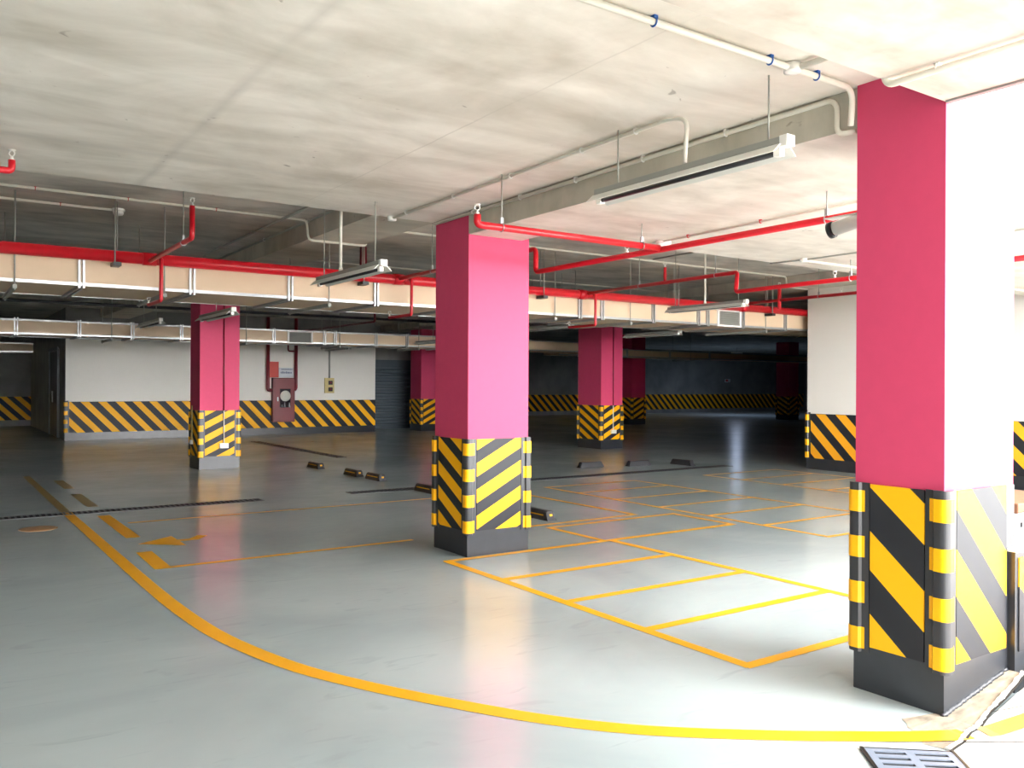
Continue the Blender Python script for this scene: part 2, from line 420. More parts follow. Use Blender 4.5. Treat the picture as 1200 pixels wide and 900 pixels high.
# dark door frame on the side of the middle wall
dr = structure(MB().box(2.84, 2.869, 25.7, 27.7, .02, 2.4), 'door_2', M['dark'], 'dark steel door in the side of the middle wall')
mb = MB().box(2.815, 2.84, 25.7, 25.8, .02, 2.45).box(2.815, 2.84, 27.6, 27.7, .02, 2.45).box(2.815, 2.84, 25.8, 27.6, 2.36, 2.45)
mb.build('door_frame', M['shutter'], dr)
MB().tube([(2.80, 26.75, .95), (2.80, 26.75, 1.25)], .012).tube([(2.80, 26.6, .95), (2.80, 26.6, 1.25)], .012).build('door_handle', M['zinc'], dr)
# low outdoor parapet against the nearest column
lw = structure(MB().box(4.39, 9.0, 2.045, 2.3, .0, .69), 'wall_low', M['black'], 'low dark parapet running from the nearest column')
MB().box(4.385, 9.0, 2.035, 2.31, .69, .705).build('parapet_cap', M['wallpaint'], lw)
mats = striped('parapet_stripe', (.72, 0, 1), 3.70, 3.93, 2.0)
MB().box(4.42, 9.0, 2.038, 2.0449, .2, .66).build('hazard_board', mats, lw)

# ------------------------------------------------------------------ corner guards
GP = [(.087, 0), (.087, -.007), (.05, -.009), (.040, -.022)]
for k in range(7):
    a = math.radians(90*k/6)
    GP.append((.010-.034*math.sin(a)+.0, .010-.034*math.cos(a)))
GP += [(-.022, .040), (-.009, .05), (-.007, .087), (0, .087), (0, 0)]
def guard(parent, cx, cy, sx, sy, z0=.19, z1=1.025):
    """black rubber corner guard wrapping the corner (cx, cy); the column lies towards (+sx, +sy)"""
    f = 1
    pts = [(cx+sx*p[0], cy+sy*p[1]) for p in GP]
    g = MB().prism(pts, 'z', z0, z1).build('corner_guard', M['rubber'], parent)
    for k in range(4):
        zb = .208+k*.2245
        bp = [(cx+sx*(p[0]-(.0025 if p[0] < .03 and p[1] < .086 else 0)), cy+sy*(p[1]-(.0025 if p[1] < .03 and p[0] < .086 else 0))) for p in GP[1:-2]]
        # trim the band to the bulge so that black rims stay on both legs
        bp = [(cx+sx*.066, cy-sy*.0095)] + bp[1:-1] + [(cx-sx*.0095, cy+sy*.066)] + [(cx+sx*.004, cy+sy*.004)]
        b = MB().prism(bp, 'z', zb, zb+.105).build('reflective_band', M['yellow'], parent)
        b.parent = g
        # both at the thing's origin, so no offset is needed
    return g

def wall_guard(wall, cx, cy, sx, sy): guard(wall, cx, cy, sx, sy)
wall_guard(w_mid, 2.858, 24.483, 1, 1)
wall_guard(wr, 13.133, 9.727, 1, -1)

# ------------------------------------------------------------------ columns
ST_A = striped('chevron_front', (-.513, 0, 1), .649, .768, .230)
ST_B = striped('chevron_side', (0, -.555, 1), .638, .757, .224)
ST_C = striped('slant_side', (0, -.87, 1), .285, .477, .405)
ST_D = striped('slant_front', (1.0, 0, 1), .620, .838, .402)
def column(x, y, w, d, label, top=3.2, pf=ST_A, ps=ST_B, cable=None):
    t = empty('concrete_column', (x, y, 0), label, 'column', None)
    mb = MB().box(x, x+w, y, y+d, 1.0, top)
    if x < 3.83: mb.box(x, 3.8495, y+.008, y+d, top, 2.999)      # reaches the higher soffit on its left side
    mb.build('shaft', M['pink'], t)
    MB().box(x-.004, x+w+.004, y-.004, y+d+.004, 0, 1.015).build('black_foot', M['black'], t)
    for (x0, x1, y0, y1, m) in ((x+.088, x+w-.088, y-.012, y-.004, pf), (x-.012, x-.004, y+.088, y+d-.088, ps), (x+.088, x+w-.088, y+d+.004, y+d+.012, pf), (x+w+.004, x+w+.012, y+.088, y+d-.088, ps)):
        MB().box(x0, x1, y0, y1, .222, 1.02).build('hazard_board', m, t)
    for cx, cy, sx, sy in [c_ for c_ in ((x, y, 1, 1), (x+w, y, -1, 1), (x, y+d, 1, -1), (x+w, y+d, -1, -1)) if not (x < 3.83 and c_[0] > x)]:
        guard(t, cx-sx*.005, cy-sy*.005, sx, sy)
    return t
column(3.815, 2.085, .635, .45, 'large pink column nearest the camera, at the open right edge', 2.8, ST_D, ST_C)
column(3.85, 6.30, .64, .58, 'pink column with black and yellow chevron foot at the picture centre', 2.99)
column(3.85, 15.18, .68, .64, 'pink column with chevron foot standing before the white left wall', 3.2)
column(12.9, 15.18, .66, .85, 'pink column with chevron foot in the shade right of the central one', 3.25)
column(12.93, 24.03, .66, .72, 'dark pink column beside the roller shutter, partly behind the central one', 3.25)
column(21.95, 24.03, .68, .68, 'unlit column in the dark with only its guard bands showing, right of the shaded pink one', 3.43)
column(31.2, 24.03, .68, .68, 'farthest unlit column deep in the dark near the right wall', 3.43)

# socket cables on two columns
def socket(x, y, z0, z1, label, side=False):
    t = empty('wall_socket', (x, y, z0), label, 'socket')
    if side:
        MB().box(x-.045, x, y-.05, y+.05, z0, z0+.07, .006).build('socket_box', M['white'], t)
        MB().tube([(x-.01, y, z0+.06), (x-.01, y, z1)], .011, 8).build('cable', M['cream'], t)
    else:
        MB().box(x-.075, x+.075, y-.05, y, z0, z0+.085, .008).build('socket_box', M['white'], t)
        MB().tube([(x, y-.011, z0+.08), (x, y-.011, z1)], .010, 8).build('cable', M['darkred'], t)
        MB().tube([(x, y-.012, z0+.08), (x, y-.012, 1.02)], .0115, 8).build('lower_conduit', M['pvc'], t)
socket(4.255, 15.166, .36, 3.19, 'white socket box hanging on a thin cable on the left pink column')
socket(13.255, 15.166, .36, 3.24, 'white socket box on a cable on the shaded right-hand column')
socket(3.836, 15.60, .42, 1.1, 'small socket box on the dark side of the left pink column', True)

# ------------------------------------------------------------------ floor markings
Z = .0025
def strip(mb, pts, w, z=Z):
    P = [Vector((p[0], p[1], 0)) for p in pts]; n = len(P); A = []; B = []
    for i in range(n):
        t = (P[min(i+1, n-1)]-P[max(i-1, 0)]).normalized()
        nrm = Vector((-t.y, t.x, 0)); k = w/2
        if 0 < i < n-1:
            a = (P[i]-P[i-1]).normalized(); c = (P[i+1]-P[i]).normalized()
            k = w/2/max(.5, math.cos(a.angle(c)/2))
        zz = z if len(pts[i]) < 3 else pts[i][2]
        A.append(mb.bm.verts.new((P[i]+nrm*k)+Vector((0, 0, zz)))); B.append(mb.bm.verts.new((P[i]-nrm*k)+Vector((0, 0, zz))))
    for i in range(n-1):
        mb.bm.faces.new((A[i], B[i], B[i+1], A[i+1]))
def marking(name, strips, label, cat, w=.07, mat='line', z=Z, group=None):
    mb = MB()
    for k, s in enumerate(strips):
        ww = w
        if isinstance(s, tuple): s, ww = s
        strip(mb, s, ww, z+.00012*k)
    return tag(mb.build(name, M[mat]), label, cat, group)
ctrl = [(1.305, 10.95), (1.33, 8.0), (1.345, 6.6), (1.37, 5.8), (1.43, 5.1), (1.585, 4.4), (1.79, 3.9), (2.05, 3.42), (2.30, 3.03), (2.58, 2.71), (2.97, 2.39), (3.27, 2.175, .0035), (3.43, 2.06, .0055), (3.62, 1.945, .0065), (3.74, 1.905, .0065), (4.2, 1.75, .05), (5.2, 1.55, .22)]
def catmull(P, n=5):
    out = []
    P = [tuple(p)+((Z,) if len(p) < 3 else ()) for p in P]
    for i in range(len(P)-1):
        p0, p1, p2, p3 = P[max(i-1, 0)], P[i], P[i+1], P[min(i+2, len(P)-1)]
        for j in range(n):
            t = j/n
            out.append(tuple(.5*((2*p1[k])+(-p0[k]+p2[k])*t+(2*p0[k]-5*p1[k]+4*p2[k]-p3[k])*t*t+(-p0[k]+3*p1[k]-3*p2[k]+p3[k])*t**3) for k in range(3)))
    out.append(P[-1]); return out
marking('curved_lane_line', [catmull(ctrl)[:-11]], 'broad yellow lane line curving across the foreground floor', 'floor marking', .105)
marking('lane_line', [[(1.27, 15.5), (1.30, 10.98)]], 'worn faint lane line beyond the left trench drain', 'floor marking', .10, 'linefade')
marking('curved_lane_line', [[(3.77, 1.89, .006), (3.815, 1.87, .0065), (4.0, 1.80, .042), (4.5, 1.66, .135)]], 'faded yellow lane line end on the outdoor paving', 'floor marking', .10, 'linefade')
marking('long_bay_line', [([(1.50, 7.27), (3.84, 7.29)], .06), ([(4.5, 7.30), (6.77, 7.32)], .06), ([(6.74, 7.32), (6.70, 9.80)], .06), ([(6.72, 9.79), (1.75, 9.80)], .05), ([(1.56, 7.25), (1.57, 8.05)], .13)],
        'large thin yellow parking bay outline behind the central column', 'floor marking', .05)
for k, (y0, y1) in enumerate(((8.85, 10.5), (11.3, 12.7), (13.4, 14.6))):
    marking('lane_dash', [[(1.63, y0), (1.62, y1)]], ['yellow lane dash just in front of the left trench drain', 'yellow lane dash just beyond the left trench drain', 'farthest faint lane dash on the dark floor at left'][k], 'floor marking', .13, 'line' if k == 0 else 'linefade', group='lane dashes beside the curved line')
mb = MB()
mb.poly([(1.60, 8.47, Z), (1.96, 8.17, Z), (1.955, 8.74, Z)])
strip(mb, [(1.95, 8.46), (2.10, 8.46), (2.22, 8.62)], .10, Z+.0002)
tag(mb.build('direction_arrow', M['line']), 'small yellow painted arrow pointing left beside the lane line', 'floor marking')
marking('parking_bay_marking', [[(3.62, 6.25), (3.62, 3.02)], [(3.59, 6.24), (7.19, 6.24)], [(5.43, 6.24), (5.43, 3.0)], [(3.65, 5.425), (5.43, 5.415)], [(3.65, 4.63), (5.43, 4.60)], [(3.65, 3.835), (5.43, 3.83)], [(3.59, 3.04), (5.46, 3.04)]],
        'nearest block of yellow motorbike bays between the two big columns', 'floor marking', .075)
marking('parking_bay_marking', [[(5.36, 7.16), (5.36, 6.27)], [(5.33, 7.13), (7.20, 7.13)], [(7.165, 7.13), (7.165, 6.21)]],
        'single yellow bay outline right of the central column foot', 'floor marking', .065)
marking('parking_bay_marking', [[(7.42, 9.99), (7.38, 5.18)], [(7.39, 9.96), (9.15, 9.93)], [(9.14, 9.95), (9.06, 3.5)], [(7.42, 9.20), (9.12, 9.19)], [(7.42, 8.42), (9.11, 8.40)], [(7.40, 7.61), (9.10, 7.59)], [(7.39, 6.80), (9.09, 6.79)], [(7.39, 6.01), (9.08, 6.00)], [(7.35, 5.20), (9.07, 5.20)]],
        'middle block of yellow motorbike bays behind the single bay', 'floor marking', .06)
marking('parking_bay_marking', [[(10.68, 9.90), (10.62, 4.4)], [(10.65, 9.90), (12.5, 9.90)], [(12.5, 9.92), (12.48, 4.4)], [(10.67, 9.11), (12.5, 9.11)], [(10.66, 8.32), (12.5, 8.32)], [(10.65, 7.54), (12.49, 7.54)], [(10.64, 6.76), (12.49, 6.76)], [(10.63, 5.98), (12.49, 5.98)], [(10.62, 5.2), (12.48, 5.2)]],
        'farthest block of yellow motorbike bays along the right wall', 'floor marking', .06)
mb = MB().lathe([(.0, 0), (.17, 0), (.18, .003), (.17, .006), (0, .006)], (.92, 9.90, 0))
tag(mb.build('manhole_cover', M['orange']), 'round rusty orange cover set in the floor left of the lane line', 'manhole cover')

# ------------------------------------------------------------------ drains
def trench(x0, x1, y0, y1, label, along='x'):
    t = empty('trench_drain', ((x0+x1)/2, (y0+y1)/2, 0), label, 'drain')
    MB().box(x0, x1, y0, y1, .0008, .0018).build('channel', M['pit'], t)
    mb = MB()
    if along == 'x':
        mb.box(x0, x1, y0-.015, y0+.008, 0, .006).box(x0, x1, y1-.008, y1+.015, 0, .006)
    else:
        mb.box(x0-.015, x0+.008, y0, y1, 0, .006).box(x1-.008, x1+.015, y0, y1, 0, .006)
    mb.build('frame', M['grate'], t)
    mb = MB()
    if along == 'x':
        n = int((x1-x0)/.06)
        for k in range(n): mb.box(x0+k*.06, x0+k*.06+.022, y0, y1, .0015, .005)
    else:
        n = int((y1-y0)/.25)
        for k in range(n): mb.box(x0, x1, y0+k*.25, y0+k*.25+.08, .0015, .005)
        mb.box(x0+.08, x0+.10, y0, y1, .0014, .0045)
    mb.build('grating', M['grate'], t)
trench(-3.0, 3.53, 10.76, 10.96, 'long narrow trench drain crossing the floor at the left')
trench(4.74, 12.35, 10.76, 10.96, 'long narrow trench drain behind the central column and bays')
trench(6.82, 7.0, 16.2, 21.8, 'short dark trench drain running back toward the hose cabinet', 'y')
# cast grate at the bottom right corner
t = empty('drain_grate', (3.30, 1.83, 0), 'square cast iron drain grate at the lane line by the nearest column', 'drain')
e1 = Vector((-.76, .65, 0)); e2 = Vector((-.65, -.76, 0)); o0 = Vector((3.455, 1.86, 0))
def quad(mb, a0, a1, b0, b1, z0, z1):
    pts = [o0+e1*a0+e2*b0, o0+e1*a1+e2*b0, o0+e1*a1+e2*b1, o0+e1*a0+e2*b1]
    mb.prism([(p.x, p.y) for p in pts], 'z', z0, z1)
mb = MB(); quad(mb, 0, .345, .02, .40, .003, .0065); mb.build('pit', M['pit'], t)
mb = MB()
for (a_, b_) in ((0, .030), (.158, .192), (.315, .345)): quad(mb, a_, b_, .02, .40, .0065, .012)
for k in range(8):
    for a_, b_ in ((.030, .158), (.192, .315)): quad(mb, a_, b_, .02+k*.052, .02+k*.052+.028, .0065, .012)
mb.build('grate_bars', M['plate'], t)
mb = MB(); quad(mb, -.012, 0, 0, .42, .003, .014); quad(mb, .345, .357, 0, .42, .003, .010); quad(mb, 0, .345, 0, .02, .003, .008)
mb.build('frame', M['dark'], t)

# ------------------------------------------------------------------ wheel stops
def wheel_stop(x, y, ang, label, L=.55, plain_side=False):
    t = empty('wheel_stop', (x, y, 0), label, 'wheel stop', 'black rubber wheel stops'); t.rotation_euler.z = ang
    s = L/2
    prof = [(-.075, 0), (.075, 0), (.05, .085), (.03, .10), (-.03, .10), (-.05, .085)]
    mb = MB(); mb.prism(prof, 'y', -s+.05, s-.05)
    for sg in (-1, 1):
        A = [mb.bm.verts.new((p[0], sg*(s-.05), p[1])) for p in prof]
        B = [mb.bm.verts.new((p[0]*.85, sg*(s if p[1] < .01 else s-.02), p[1]*.35)) for p in prof]
        for i in range(6): mb.bm.faces.new((A[i], A[(i+1) % 6], B[(i+1) % 6], B[i]))
        mb.bm.faces.new(B)
    mb.build('rubber_body', M['rubber'], t, (0, 0, 0))
    for sg in (() if plain_side else (-1, 1)):
        mb = MB()
        zs = ((.061, .050), (.058, .061))
        mb.prism([(sg*(zs[0][0]+.003), zs[0][1]), (sg*(zs[1][0]+.004), zs[1][1]), (sg*(zs[1][0]-.004), zs[1][1]), (sg*(zs[0][0]-.004), zs[0][1])], 'y', -s+.09, s-.09)
        mb.build('reflective_strip', M['yellow'], t, (0, 0, 0))
    for sg in (() if plain_side else (-1, 1)):
        MB().box(-.018, .018, sg*(s-.035)-.01, sg*(s-.035)+.01, .045, .068).build('end_reflector', M['yellow'], t, (0, 0, 0))
for x, y, a, l in ((5.67, 7.76, 0, 'black rubber wheel stop just right of the central column foot'),
                   (5.72, 10.45, 0, 'black wheel stop just left of the central column, on the trench drain side'),
                   (5.77, 12.2, 0, 'black wheel stop, right one of the close pair on the dark floor'),
                   (5.74, 12.98, 0, 'black wheel stop, left one of the close pair on the dark floor'),
                   (5.69, 14.5, 0, 'lone black wheel stop nearest the left pink column'),
                   (9.95, 12.0, math.pi/2, 'black wheel stop below the shaded column, left of two behind the drain'),
                   (10.9, 11.75, math.pi/2, 'black wheel stop behind the drain, right of the one below the shaded column'),
                   (11.75, 11.45, 0, 'small dark wheel stop at the right end of the far trench drain')):
    wheel_stop(x, y, a, l, plain_side=x > 9)

# ------------------------------------------------------------------ ducts
def duct(y0, y1, z0, z1, x0, x1, joints, label, grille=None, hangers=(), ceil=3.43, fl=.022):
    t = empty('air_duct', ((x0+x1)/2, y0, z0), label, 'air duct')
    MB().box(x0, x1, y0, y1, z0, z1).build('duct_body', M['duct'], t)
    mb = MB()
    for (yy, zz) in ((y0, z0), (y0, z1), (y1, z0), (y1, z1)):
        sy = -1 if yy == y0 else 1; sz = -1 if zz == z0 else 1
        mb.box(x0, x1, min(yy, yy+sy*.012), max(yy, yy+sy*.012), min(zz-sz*.028, zz+sz*.006), max(zz-sz*.028, zz+sz*.006))
    mb.build('edge_rails', M['zinc'], t)
    for j in joints:
        mb = MB()
        for dx in (-fl-.012, fl-.012):
            mb.box(j+dx, j+dx+.022, y0-.03, y0, z0-.03, z1+.03).box(j+dx, j+dx+.022, y1, y1+.03, z0-.03, z1+.03)
            mb.box(j+dx, j+dx+.022, y0, y1, z0-.03, z0).box(j+dx, j+dx+.022, y0, y1, z1, z1+.03)
        mb.build('joint_flange', M['zinc'], t)
    for h in hangers:
        MB().box(h-.02, h+.02, y0-.06, y1+.06, z0-.075, z0-.035).build('support_bar', M['greylamp'], t)
        MB().tube([(h, y0-.035, z0-.09), (h, y0-.035, ceil)], .008, 6).build('hanger_rod', M['rod'], t)
        MB().tube([(h, y1+.035, z0-.09), (h, y1+.035, ceil)], .008, 6).build('hanger_rod', M['rod'], t)
    if grille:
        a, b, zb, zt = grille
        g = MB().box(a, b, y0-.03, y0, zb, zb+.03).box(a, b, y0-.03, y0, zt-.03, zt).box(a, a+.04, y0-.03, y0, zb+.03, zt-.03).box(b-.04, b, y0-.03, y0, zb+.03, zt-.03).build('grille_frame', M['white'], t)
        mb = MB(); n = 9
        for k in range(n):
            z = zb+.04+(zt-zb-.08)*k/(n-1)
            mb.prism([(y0-.024, z-.010), (y0-.022, z-.012), (y0-.004, z+.008), (y0-.006, z+.010)], 'x', a+.04, b-.04)
        mb.box(a+.04, b-.04, y0-.003, y0-.001, zb+.03, zt-.03)
        s = mb.build('grille_louvres', M['greylamp'], t); s.parent = g
    return t
duct(9.9, 11.2, 2.515, 2.815, -4, 16, [.18, 1.305, 2.42, 3.55, 4.67, 5.79, 6.9, 7.985, 8.42, 9.48, 10.5, 10.72, 11.6, 12.73], 'long cream air duct hanging behind the red main pipe', (10.95, 11.54, 2.50, 2.79), (.698, 2.12, 4.03, 7.5, 8.97, 12.17))
duct(18.0, 19.0, 2.385, 2.655, -6, 16, [1.3, 3.28, 2.34, 4.2, 6.1, 7.25, 7.5, 8.5, 9.3, 10.4, 11.5, 12.6], 'smaller cream air duct farther back in front of the white wall', (6.40, 6.97, 2.37, 2.645), (2.9, 5.5, 7.6, 9.6))
duct(28.0, 28.8, 2.36, 2.62, -6, 2.45, [-1.2, .3, 1.6], 'dim third air duct at the far left', None, (1.0,))
duct(21.5, 22.3, 2.45, 2.70, 16.5, 30, [17.5, 19.4, 21.4, 23.4], 'dark air duct barely visible in the unlit right background', None, (18.5, 22.4))

# ------------------------------------------------------------------ red pipework
def pipe(path, r, mat, name, parent, bend=.05, seg=12):
    return MB().tube(path, r, seg, bend).build(name, M[mat], parent)
def sprinkler(parent, x, y, z, up=True):
    s = 1 if up else -1
    mb = MB().lathe([(.012, 0), (.014, s*.012), (.008, s*.02), (.008, s*.03)], (x, y, z), seg=10)
    mb.ring((x, y, z+s*.048), .018, .004, (.56, .83, 0), 14, 6)
    mb.lathe([(.006, s*.064), (.024, s*.068), (.024, s*.071), (.004, s*.074)], (x, y, z), seg=12)
    mb.build('sprinkler_head', M['white'], parent)
def hanger(parent, x, y, zp, zc, r):
    MB().tube([(x, y, zp+r+.01), (x, y, zc)], .005, 6).build('hanger_rod', M['rod'], parent)
    mb = MB().ring((x, y, zp), r+.004, .004, (0, 1, 0) if False else (1, 0, 0), 16, 6)
    mb.box(x-.012, x+.012, y-.008, y+.008, zp+r, zp+r+.045)
    mb.build('pipe_clip', M['zinc'], parent)
def hanger_y(parent, x, y, zp, zc, r):
    MB().tube([(x, y, zp+r+.01), (x, y, zc)], .005, 6).build('hanger_rod', M['rod'], parent)
    mb = MB().ring((x, y, zp), r+.004, .004, (0, 1, 0), 16, 6)
    mb.box(x-.008, x+.008, y-.012, y+.012, zp+r, zp+r+.045)
    mb.build('pipe_clip', M['zinc'], parent)

YM, ZM, RM = 9.80, 2.834, .062
t = empty('fire_main_pipe', (5, YM, ZM), 'thick red fire main running the full width below the dark deck', 'pipe')
pipe([(-5, YM, ZM), (16, YM, ZM)], RM, 'red', 'pipe', t, .12, 18)
for x in (1.62, 4.45, 7.22, 9.9, 12.2):
    for q in (-.076, .076): MB().tube([(x+q*.3, YM+q, ZM-.10), (x+q*.3, YM+q, 3.43)], .007, 6).build('hanger_rod', M['rod'], t)
    MB().box(x-.04, x+.04, YM-.086, YM+.086, ZM-RM-.045, ZM-RM-.004).build('support_bar', M['dark'], t)
for x in (1.95, 4.93, 7.95, 11.5, -1.5):
    MB().tube([(x-.07, YM, ZM), (x+.07, YM, ZM)], RM+.008, 18).build('tee_collar', M['red'], t)

t = empty('sprinkler_branch_pipe', (1.95, 8, ZM), 'red branch pipe rising to the sprinkler left of the left pink column', 'pipe')
pipe([(1.95, YM-.05, 2.81), (1.95, 7.98, 2.81), (1.95, 7.98, 3.10)], .024, 'red', 'pipe', t)
sprinkler(t, 1.95, 7.98, 3.10)
hanger_y(t, 1.95, 8.3, 2.81, 3.43, .024)
for x, xe, lab in ((2.05, 2.05, 'red drop pipe with sprinkler under the duct left of the left pink column'), (5.07, 5.07, 'red drop pipe with sprinkler under the duct left of the central column'), (8.12, 8.12, 'red drop pipe with sprinkler under the duct above the shaded column')):
    t = empty('sprinkler_drop_pipe', (x, YM, 2.4), lab, 'pipe')
    pipe([(x, YM-.07, ZM), (x, YM-.11, ZM), (x, YM-.11, 2.385), (x, 10.32, 2.385), (x, 10.32, 2.40)], .02, 'red', 'pipe', t, .03)
    sprinkler(t, x, 10.32, 2.40)
t = empty('sprinkler_branch_pipe', (4.93, 5, 2.61), 'red branch pipe passing close right of the central column toward the open side', 'pipe')
pipe([(4.93, YM-.05, 2.84), (4.93, 6.80, 2.84), (4.93, 6.80, 2.61), (4.93, 2.35, 2.61)], .025, 'red', 'pipe', t)
sprinkler(t, 4.93, 5.47, 2.635)
hanger_y(t, 4.93, 8.9, 2.84, 3.43, .025); hanger_y(t, 4.93, 3.5, 2.61, 2.8, .025)
t = empty('sprinkler_cross_pipe', (4, 5.06, 2.62), 'short bright red pipe crossing in front of the central column head', 'pipe')
pipe([(3.16, 5.06, 2.69), (3.16, 5.06, 2.62), (4.91, 5.06, 2.62)], .026, 'red', 'pipe', t, .05)
sprinkler(t, 3.16, 5.06, 2.69)
hanger(t, 3.365, 5.06, 2.62, 3.0, .026); hanger(t, 4.72, 5.06, 2.62, 2.8, .026)
t = empty('sprinkler_branch_pipe', (7.93, 6, 2.61), 'stepped red branch pipe above the middle block of bays', 'pipe')
pipe([(8.02, YM-.05, 2.85), (7.93, 6.85, 2.85), (7.87, 6.82, 2.61), (7.72, 2.35, 2.61)], .025, 'red', 'pipe', t, .04)
pipe([(7.97, 8.1, 2.86), (7.97, 8.1, 3.05)], .02, 'red', 'riser', t)
sprinkler(t, 7.97, 8.1, 3.05); sprinkler(t, 7.82, 5.45, 2.635)
hanger_y(t, 7.98, 8.6, 2.85, 3.43, .025); hanger_y(t, 7.80, 5.25, 2.61, 2.8, .025); hanger_y(t, 7.94, 7.2, 2.85, 3.43, .025)
t = empty('sprinkler_branch_pipe', (11.5, 6, 2.9), 'red branch pipe nearest the right wall', 'pipe')
pipe([(11.5, YM, 2.90), (11.5, 2.35, 2.92)], .026, 'red', 'pipe', t)
pipe([(11.5, 9.05, 2.76), (11.5, 9.05, 3.12)], .03, 'red', 'riser', t)
sprinkler(t, 11.5, 7.9, 2.93); sprinkler(t, 11.5, 9.05, 3.12)
hanger_y(t, 11.5, 8.3, 2.905, 3.43, .026); hanger_y(t, 11.5, 7.6, 2.91, 3.43, .026)
t = empty('sprinkler_cross_pipe', (-.5, 6.35, 2.9), 'red pipe stub with sprinkler at the far left edge under the near soffit', 'pipe')
pipe([(-4, 6.35, 2.86), (.43, 6.35, 2.86), (.43, 6.35, 2.93)], .022, 'red', 'pipe', t, .04)
sprinkler(t, .43, 6.35, 2.925)
t = empty('sprinkler_branch_pipe', (4.8, 10.5, 3.0), 'short dark red riser pipe beside the hanging lamp left of centre', 'pipe')
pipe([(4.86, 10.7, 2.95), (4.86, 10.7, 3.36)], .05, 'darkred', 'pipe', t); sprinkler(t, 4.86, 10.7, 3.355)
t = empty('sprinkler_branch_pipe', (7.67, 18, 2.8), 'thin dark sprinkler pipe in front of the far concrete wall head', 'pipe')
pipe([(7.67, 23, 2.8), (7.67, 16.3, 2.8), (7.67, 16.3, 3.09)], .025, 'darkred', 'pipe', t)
for y, z, x0, x1, lab in ((14.2, 2.95, -6, 12, 'dark horizontal service pipe behind the long duct, upper of two'), (16.8, 2.9, -6, 12, 'dark horizontal service pipe behind the long duct, lower of two')):
    t = empty('service_pipe', (3, y, z), lab, 'pipe')
    pipe([(x0, y, z), (x1, y, z)], .03, 'dark', 'pipe', t)
    for x in (1.6, 5.2, 9.0): MB().tube([(x, y, z+.02), (x, y, 3.43)], .006, 6).build('hanger_rod', M['rod'], t)
t = empty('cable_tray', (3, 13.2, 3.1), 'dark cable tray behind the long duct', 'cable tray')
MB().box(-6, 12, 13.1, 13.4, 3.02, 3.03).box(-6, 12, 13.1, 13.11, 3.02, 3.10).box(-6, 12, 13.39, 13.4, 3.02, 3.10).build('tray', M['greylamp'], t)
for x in (.5, 2.9, 6.2, 8.8): MB().tube([(x, 13.09, 3.0), (x, 13.09, 3.43)], .006, 6).build('hanger_rod', M['rod'], t)

# ------------------------------------------------------------------ conduits
def conduit(path, label, r=.0135, clips=(), clipmat='redclip', boxes=(), bend=.07, mat='pvc', axis='x'):
    c = path[len(path)//2]
    t = empty('electrical_conduit', c, label, 'conduit')
    MB().tube(path, r, 10, bend).build('conduit_pipe', M[mat], t)
    for p in clips:
        a = (1, 0, 0) if axis == 'x' else (0, 1, 0)
        mb = MB().ring(p, r+.003, .004, a, 14, 6)
        if axis == 'x': mb.box(p[0]-.01, p[0]+.01, p[1]-r, p[1]+r, p[2]+r*.7, p[2]+r+.012)
        else: mb.box(p[0]-r, p[0]+r, p[1]-.01, p[1]+.01, p[2]+r*.7, p[2]+r+.012)
        mb.build('clip', M[clipmat], t)
    for p in boxes:
        MB().lathe([(.02, -.022), (.038, -.020), (.04, -.015), (.04, .02)], p).build('junction_box', M['white'], t)
    return t
conduit([(-1.0, 2.53, 2.975), (3.77, 2.53, 2.975), (3.79, 2.555, 2.80)], 'white conduit with blue clips crossing the near soffit to the nearest column', .0145, ((2.42, 2.53, 2.975), (3.14, 2.53, 2.975), (3.48, 2.53, 2.975), (1.6, 2.53, 2.975)), 'blue', ((3.30, 2.53, 2.975),))
conduit([(3.31, 2.52, 2.975), (3.34, 2.10, 2.975)], 'short white conduit from the junction box to the near beam', .0145, axis='y')
conduit([(3.345, 2.105, 2.87), (3.335, 2.08, 2.772), (3.34, .2, 2.776)], 'white conduit under the bright near soffit, above the nearest column', .0145, ((3.34, 1.86, 2.783), (3.34, 1.0, 2.783)), 'white', axis='y', bend=.04)
conduit([(3.832, 6.9, 2.972), (3.832, 2.66, 2.972), (3.828, 2.66, 2.785), (3.845, 2.56, 2.785)], 'white conduit along the soffit step, bending down at the nearest column', .0135, [(3.832, y, 2.972) for y in (6.2, 5.5, 4.8, 4.1, 3.4)], 'white', axis='y')
conduit([(3.41, 6.93, 2.982), (3.395, 3.42, 2.982), (3.39, 3.28, 2.95), (3.36, 3.27, 2.70)], 'grey conduit on the near soffit curving down to the big hanging lamp', .0125, [(3.40, y, 2.982) for y in (6.6, 5.8, 5.0, 4.2, 3.7)], 'white', ((3.41, 6.90, 2.982),), axis='y', bend=.12)
conduit([(-5, 9.60, 3.415), (3.64, 9.60, 3.415), (3.66, 9.60, 3.185), (4.40, 9.60, 3.185), (4.42, 9.62, 3.415), (12.40, 9.62, 3.415), (12.42, 9.62, 3.235), (13.0, 9.62, 3.235)], 'long white conduit on the dark deck dipping under the beam', .0145, [(x, 9.60, 3.415) for x in (.05, .85, 1.7, 2.6)], bend=.06)
conduit([(-5, 10.3, 3.415), (1.68, 10.3, 3.415)], 'shorter white conduit on the dark deck ending at the round box', .0145, ((.2, 10.3, 3.415), (1.15, 10.3, 3.415)))
conduit([(3.33, 8.3, 3.385), (3.33, 12.9, 3.385), (3.33, 12.98, 3.30), (3.33, 12.98, 2.9)], 'grey conduit along the dark deck left of the long beam', .015, mat='rod', axis='y', bend=.1)
conduit([(3.66, 7.3, 3.405), (3.66, 15.1, 3.405)], 'thin conduit in the corner of the long beam', .012, [(3.66, y, 3.405) for y in (8.2, 9.6, 11.2)], 'white', mat='rod', axis='y')
conduit([(4.5, 12.66, 3.41), (13, 12.62, 3.41)], 'faint white conduit on the dark deck right of the central column', .013)
